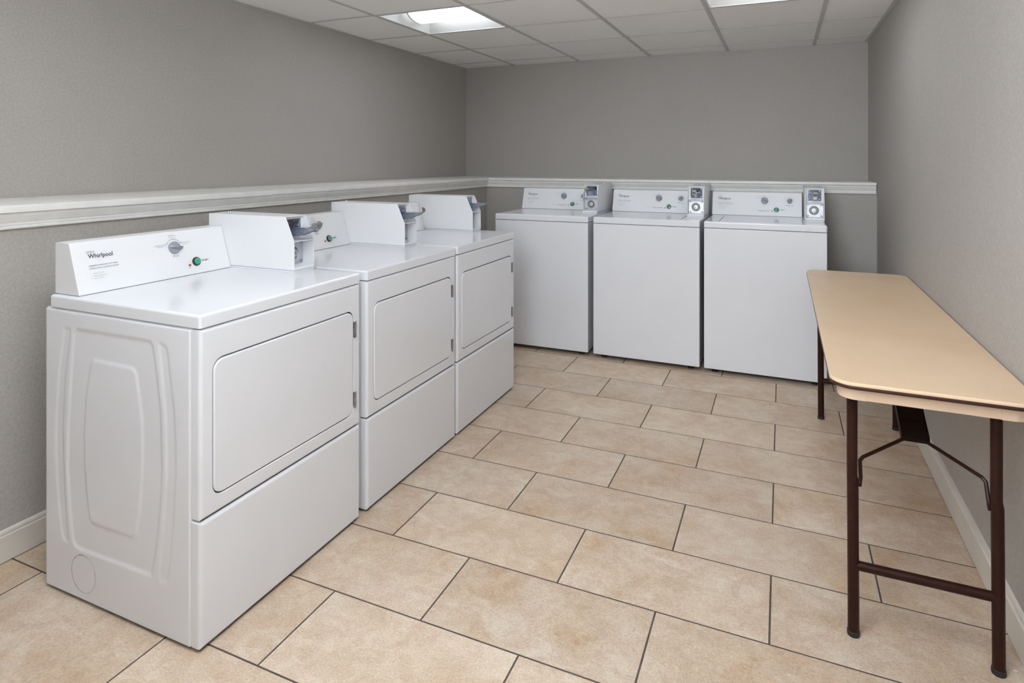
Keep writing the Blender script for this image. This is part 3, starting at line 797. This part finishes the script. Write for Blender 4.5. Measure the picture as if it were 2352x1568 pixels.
yw = -1.3014
setup(washer, (2.3605, yw, 0), 0, 'white coin operated top loading washer on the right, next to the folding table', WG)
c = copy_tree(washer); setup(c, (1.6480, yw, 0), 0, 'white coin operated top loading washer in the middle of the back row', WG)
c = copy_tree(washer); setup(c, (0.9230, yw, -0.001), math.radians(0.6), 'white coin operated top loading washer on the left, partly hidden by the end dryer', WG)
bm = bmesh.new(); lathe(bm, [(0.0085, 0), (0.0085, 0.001), (0.007, 0.0022), (0, 0.0022)], lambda u, v, h: (2.948 - 2.3605 + u, -0.003 - h, 0.9235 + v), n=20)
mk('round_plug', bm, 'enamel', washer)

# ------------------------------------------------------------------ folding table
TX0, TX1, TY0, TY1, TZ = 2.9275, 3.3925, -3.436, -1.575, 0.730
tb = thing('folding_table', 'long narrow folding table with tan laminate top and dark brown legs against the right wall', 'folding table', ((TX0 + TX1) / 2, (TY0 + TY1) / 2, 0))
hx, hy = (TX1 - TX0) / 2, (TY1 - TY0) / 2
bm = bmesh.new()
L = [(TZ - 0.018, rrect(-hx + 0.002, hx - 0.002, -hy + 0.002, hy - 0.002, 0.055, 12)), (TZ - 0.0085, rrect(-hx + 0.002, hx - 0.002, -hy + 0.002, hy - 0.002, 0.055, 12)), (TZ - 0.0085, rrect(-hx, hx, -hy, hy, 0.058, 12))]
for k in range(5):
    t_ = PI / 2 * k / 4; e = 0.0045; i = e * (1 - math.cos(t_)); L.append((TZ - e + e * math.sin(t_), rrect(-hx + i, hx - i, -hy + i, hy - i, 0.058 - i, 12)))
loft(bm, L, PT)
mk('tabletop', bm, 'laminate', tb, angle=28)
bm = bmesh.new()
L = []
for i, z in ((0.006, TZ - 0.0185), (0.0005, TZ - 0.0180), (-0.0012, TZ - 0.0145), (-0.0012, TZ - 0.0120), (0.0, TZ - 0.0090), (0.003, TZ - 0.0088)):
    L.append((z, rrect(-hx + i, hx - i, -hy + i, hy - i, 0.058 - i, 12)))
loft(bm, L, PT, cap0=False, cap1=False)
mk('edge_band', bm, 'edge_brown', tb, angle=50)
# metal apron: four straight rails and four moulded corner pieces
ai, az0, az1, th = 0.020, TZ - 0.052, TZ - 0.0175, 0.002
def apron_strip(pts):
    bm = bmesh.new()
    out = pts; n = len(out)
    def nrm(i):
        a = Vector(out[max(i - 1, 0)]); b_ = Vector(out[min(i + 1, n - 1)]); d = (b_ - a).normalized(); return Vector((-d.y, d.x))
    A = []
    for i, p in enumerate(out):
        q = Vector(p) + nrm(i) * th
        A.append([bm.verts.new((p[0], p[1], az1)), bm.verts.new((p[0], p[1], az0 + 0.0015)), bm.verts.new((p[0] * 0.5 + q.x * 0.5, p[1] * 0.5 + q.y * 0.5, az0)), bm.verts.new((q.x, q.y, az0 + 0.0015)), bm.verts.new((q.x, q.y, az1))])
    for P0, P1 in zip(A, A[1:]):
        for k in range(5): bm.faces.new((P0[k], P0[(k + 1) % 5], P1[(k + 1) % 5], P1[k]))
    bm.faces.new(A[0]); bm.faces.new(A[-1]); bmesh.ops.recalc_face_normals(bm, faces=list(bm.faces))
    return bm
ax, ay, cl = hx - ai, hy - ai, 0.062
for (p, q) in (((ax - 0.0025, -ay + cl), (ax - 0.0025, ay - cl)), ((ax - cl, ay - 0.0025), (-ax + cl, ay - 0.0025)), ((-ax + 0.0025, ay - cl), (-ax + 0.0025, -ay + cl)), ((-ax + cl, -ay + 0.0025), (ax - cl, -ay + 0.0025))):
    mk('apron_rail', apron_strip([p, ((p[0] + q[0]) / 2, (p[1] + q[1]) / 2), q]), 'tan_apron', tb)
for sx, sy, a0 in ((1, 1, 0), (-1, 1, PI / 2), (-1, -1, PI), (1, -1, 1.5 * PI)):
    r = 0.042; cx, cy = sx * (ax - r), sy * (ay - r)
    arc = [(cx + r * math.cos(a0 + PI / 2 * k / 10), cy + r * math.sin(a0 + PI / 2 * k / 10)) for k in range(11)]
    ext = cl - r + 0.004
    d0 = (-math.sin(a0), math.cos(a0)); d1 = (-math.sin(a0 + PI / 2), math.cos(a0 + PI / 2))
    pts = [(arc[0][0] - d0[0] * ext, arc[0][1] - d0[1] * ext)] + arc + [(arc[-1][0] + d1[0] * ext, arc[-1][1] + d1[1] * ext)]
    mk('apron_corner', apron_strip(pts), 'tan_apron', tb, angle=50)
CX, CY = (TX0 + TX1) / 2, (TY0 + TY1) / 2
def end_frame(sgn, yleg, ytop):
    for X0, X1 in ((2.9895, 2.986), (3.3185, 3.3135)):
        bm = bmesh.new()
        pts = [(X0 - CX, yleg, 0.012), (X0 - CX, yleg, 0.05), ((X0 * .45 + X1 * .55) - CX, yleg, 0.425), (X1 - CX, yleg, 0.445), (X1 - CX, ytop, TZ - 0.019)]
        tube(bm, pts, 0.0143, 16, rs=[0.0146, 0.0146, 0.0146, 0.0136, 0.0136])
        lg = mk('leg', bm, 'brown_metal', tb, angle=40)
        bm = bmesh.new(); lathe(bm, [(0, 0.0), (0.0158, 0.0), (0.0165, 0.003), (0.0162, 0.013), (0.015, 0.014)], lambda u, v, h: (X0 - CX + u, yleg + v, h), n=18)
        mk('foot_cap', bm, 'black_rubber', lg)
    bm = bmesh.new(); tube(bm, [(2.990 - CX, yleg, 0.195), (3.318 - CX, yleg, 0.195)], 0.0128, 14)
    mk('crossbar', bm, 'brown_metal', tb, angle=40)
    bm = bmesh.new(); tube(bm, [(2.975 - CX, ytop, TZ - 0.030), (3.325 - CX, ytop, TZ - 0.030)], 0.0115, 12)
    mk('top_rail', bm, 'brown_metal', tb, angle=40)
    # folding brace: two flattened struts into a stamped channel that climbs to the underside
    yk = yleg - sgn * 0.145; yu = yleg - sgn * 0.50
    for s in (-1, 1):
        xl = (2.9895 if s < 0 else 3.3160) - CX - s * 0.014
        bm = bmesh.new()
        tube(bm, [(xl - s * 0.001, yleg - sgn * 0.004, 0.415), (xl - s * 0.004, yleg - sgn * 0.006, 0.440), (xl - s * 0.0045, yleg - sgn * 0.026, 0.477), (xl - s * 0.012, yleg - sgn * 0.033, 0.485), (s * 0.031, yk, 0.510)], 0.0052, 8)
        lathe(bm, [(0.007, -0.003), (0.007, 0.003), (0, 0.004)], lambda u, v, h: (xl + h * -s, yleg - sgn * 0.004 + u, 0.425 + v), n=10)
        mk('brace_strut', bm, 'brown_metal', tb, angle=40)
    bm = bmesh.new()
    d = Vector((0, yu - yk, (TZ - 0.03) - 0.508)); Lc = d.length; d.normalize(); up = Vector((0, -d.z, d.y)) * (1 if d.y > 0 else -1)
    if up.z < 0: up = -up
    base = Vector((0, yk, 0.512))
    def chan(a0, a1, hw, h0, h1):
        vs = []
        for a in (a0, a1):
            for x in (-hw, hw):
                for h in (h0, h1): vs.append(bm.verts.new(base + d * a + Vector((x, 0, 0)) + up * h))
        for q in ((0, 1, 3, 2), (4, 6, 7, 5), (0, 4, 5, 1), (2, 3, 7, 6), (0, 2, 6, 4), (1, 5, 7, 3)): bm.faces.new([vs[i] for i in q])
    chan(-0.004, 0.075, 0.0345, -0.004, 0.006); chan(-0.004, 0.075, 0.0345, 0.006, 0.012)
    chan(0.060, 0.150, 0.0315, -0.004, 0.016); chan(0.150, Lc, 0.0265, -0.002, 0.014)
    for s in (-1, 1):
        chan2 = (0.02, 0.14)
        x = s * 0.0335
        vs = [bm.verts.new(base + d * a + Vector((x + dx, 0, 0)) + up * h) for a in (0.0, 0.16) for dx in (-0.0012, 0.0012) for h in (-0.012, 0.016)]
        for q in ((0, 1, 3, 2), (4, 6, 7, 5), (0, 4, 5, 1), (2, 3, 7, 6), (0, 2, 6, 4), (1, 5, 7, 3)): bm.faces.new([vs[i] for i in q])
    bmesh.ops.recalc_face_normals(bm, faces=list(bm.faces))
    mk('brace_channel', bm, 'brown_dark', tb)
end_frame(-1, -3.345 - CY, -3.345 - CY)
end_frame(1, -1.774 - CY, -1.774 - CY)

# small scrap of paper on the floor
bm = bmesh.new()
prism(bm, [(-0.006, -0.002), (0.002, -0.0035), (0.007, 0.001), (0.001, 0.003), (-0.005, 0.0015)], 0.0002, 0.0012, 'z')
o = mk('paper_scrap', bm, 'paper'); o.location = (3.360, -3.318, 0)
o['label'] = 'tiny white paper scrap on the floor by the near right table leg'; o['category'] = 'litter'

# ------------------------------------------------------------------ added fill lights near the camera, out of view
def area(name, loc, rot, sx, sy, power):
    l = bpy.data.lights.new(name, 'AREA'); l.shape = 'RECTANGLE'; l.size = sx; l.size_y = sy; l.energy = power; l.color = (0.88, 0.94, 1.0)
    o = bpy.data.objects.new(name, l); COL.objects.link(o); o.location = loc; o.rotation_euler = rot
area('bounce_fill', (2.3, -4.7, 1.95), (PI, 0, 0), 0.3, 0.3, 50)          # unseen fill added to brighten the room, aimed at the ceiling
area('tilted_bounce_fill', (2.6, -5.9, 1.2), (0.75 * PI, 0, 0), 0.5, 0.5, 28)  # second added fill, tilted up and forward, no real lamp
l = bpy.data.lights.new('fill_spot', 'SPOT'); l.spot_size = math.radians(72); l.spot_blend = 1.0; l.shadow_soft_size = 0.4; l.energy = 185; l.color = (0.88, 0.94, 1.0)  # soft spot added as fill toward the back of the room
o = bpy.data.objects.new('fill_spot', l); COL.objects.link(o); o.location = (2.2, -5.4, 1.9)
o.rotation_euler = (Vector((2.9, -1.0, 1.3)) - Vector((2.2, -5.4, 1.9))).to_track_quat('-Z', 'Y').to_euler()

# ------------------------------------------------------------------ world, camera, colour
w = bpy.data.worlds.new('World'); sc.world = w; w.use_nodes = True
w.node_tree.nodes['Background'].inputs[0].default_value = (0.02, 0.02, 0.02, 1)
cam = bpy.data.cameras.new('Camera'); co = bpy.data.objects.new('Camera', cam); COL.objects.link(co)
co.location = (2.8072, -5.3043, 1.3217); co.rotation_euler = (PI / 2, 0, 0.41266)
cam.sensor_fit = 'HORIZONTAL'; cam.sensor_width = 36.0; cam.lens = 1417.42 / 2352 * 36
cam.shift_y = -(784 - 368.25) / 2352; cam.clip_start = 0.01
sc.camera = co
sc.view_settings.view_transform = 'Standard'; sc.view_settings.look = 'None'; sc.view_settings.gamma = 1.0
sc.view_settings.use_curve_mapping = False
sc.view_settings.exposure = 0.06
sc.cycles.use_denoising = True
sc.cycles.max_bounces = 10; sc.cycles.diffuse_bounces = 7
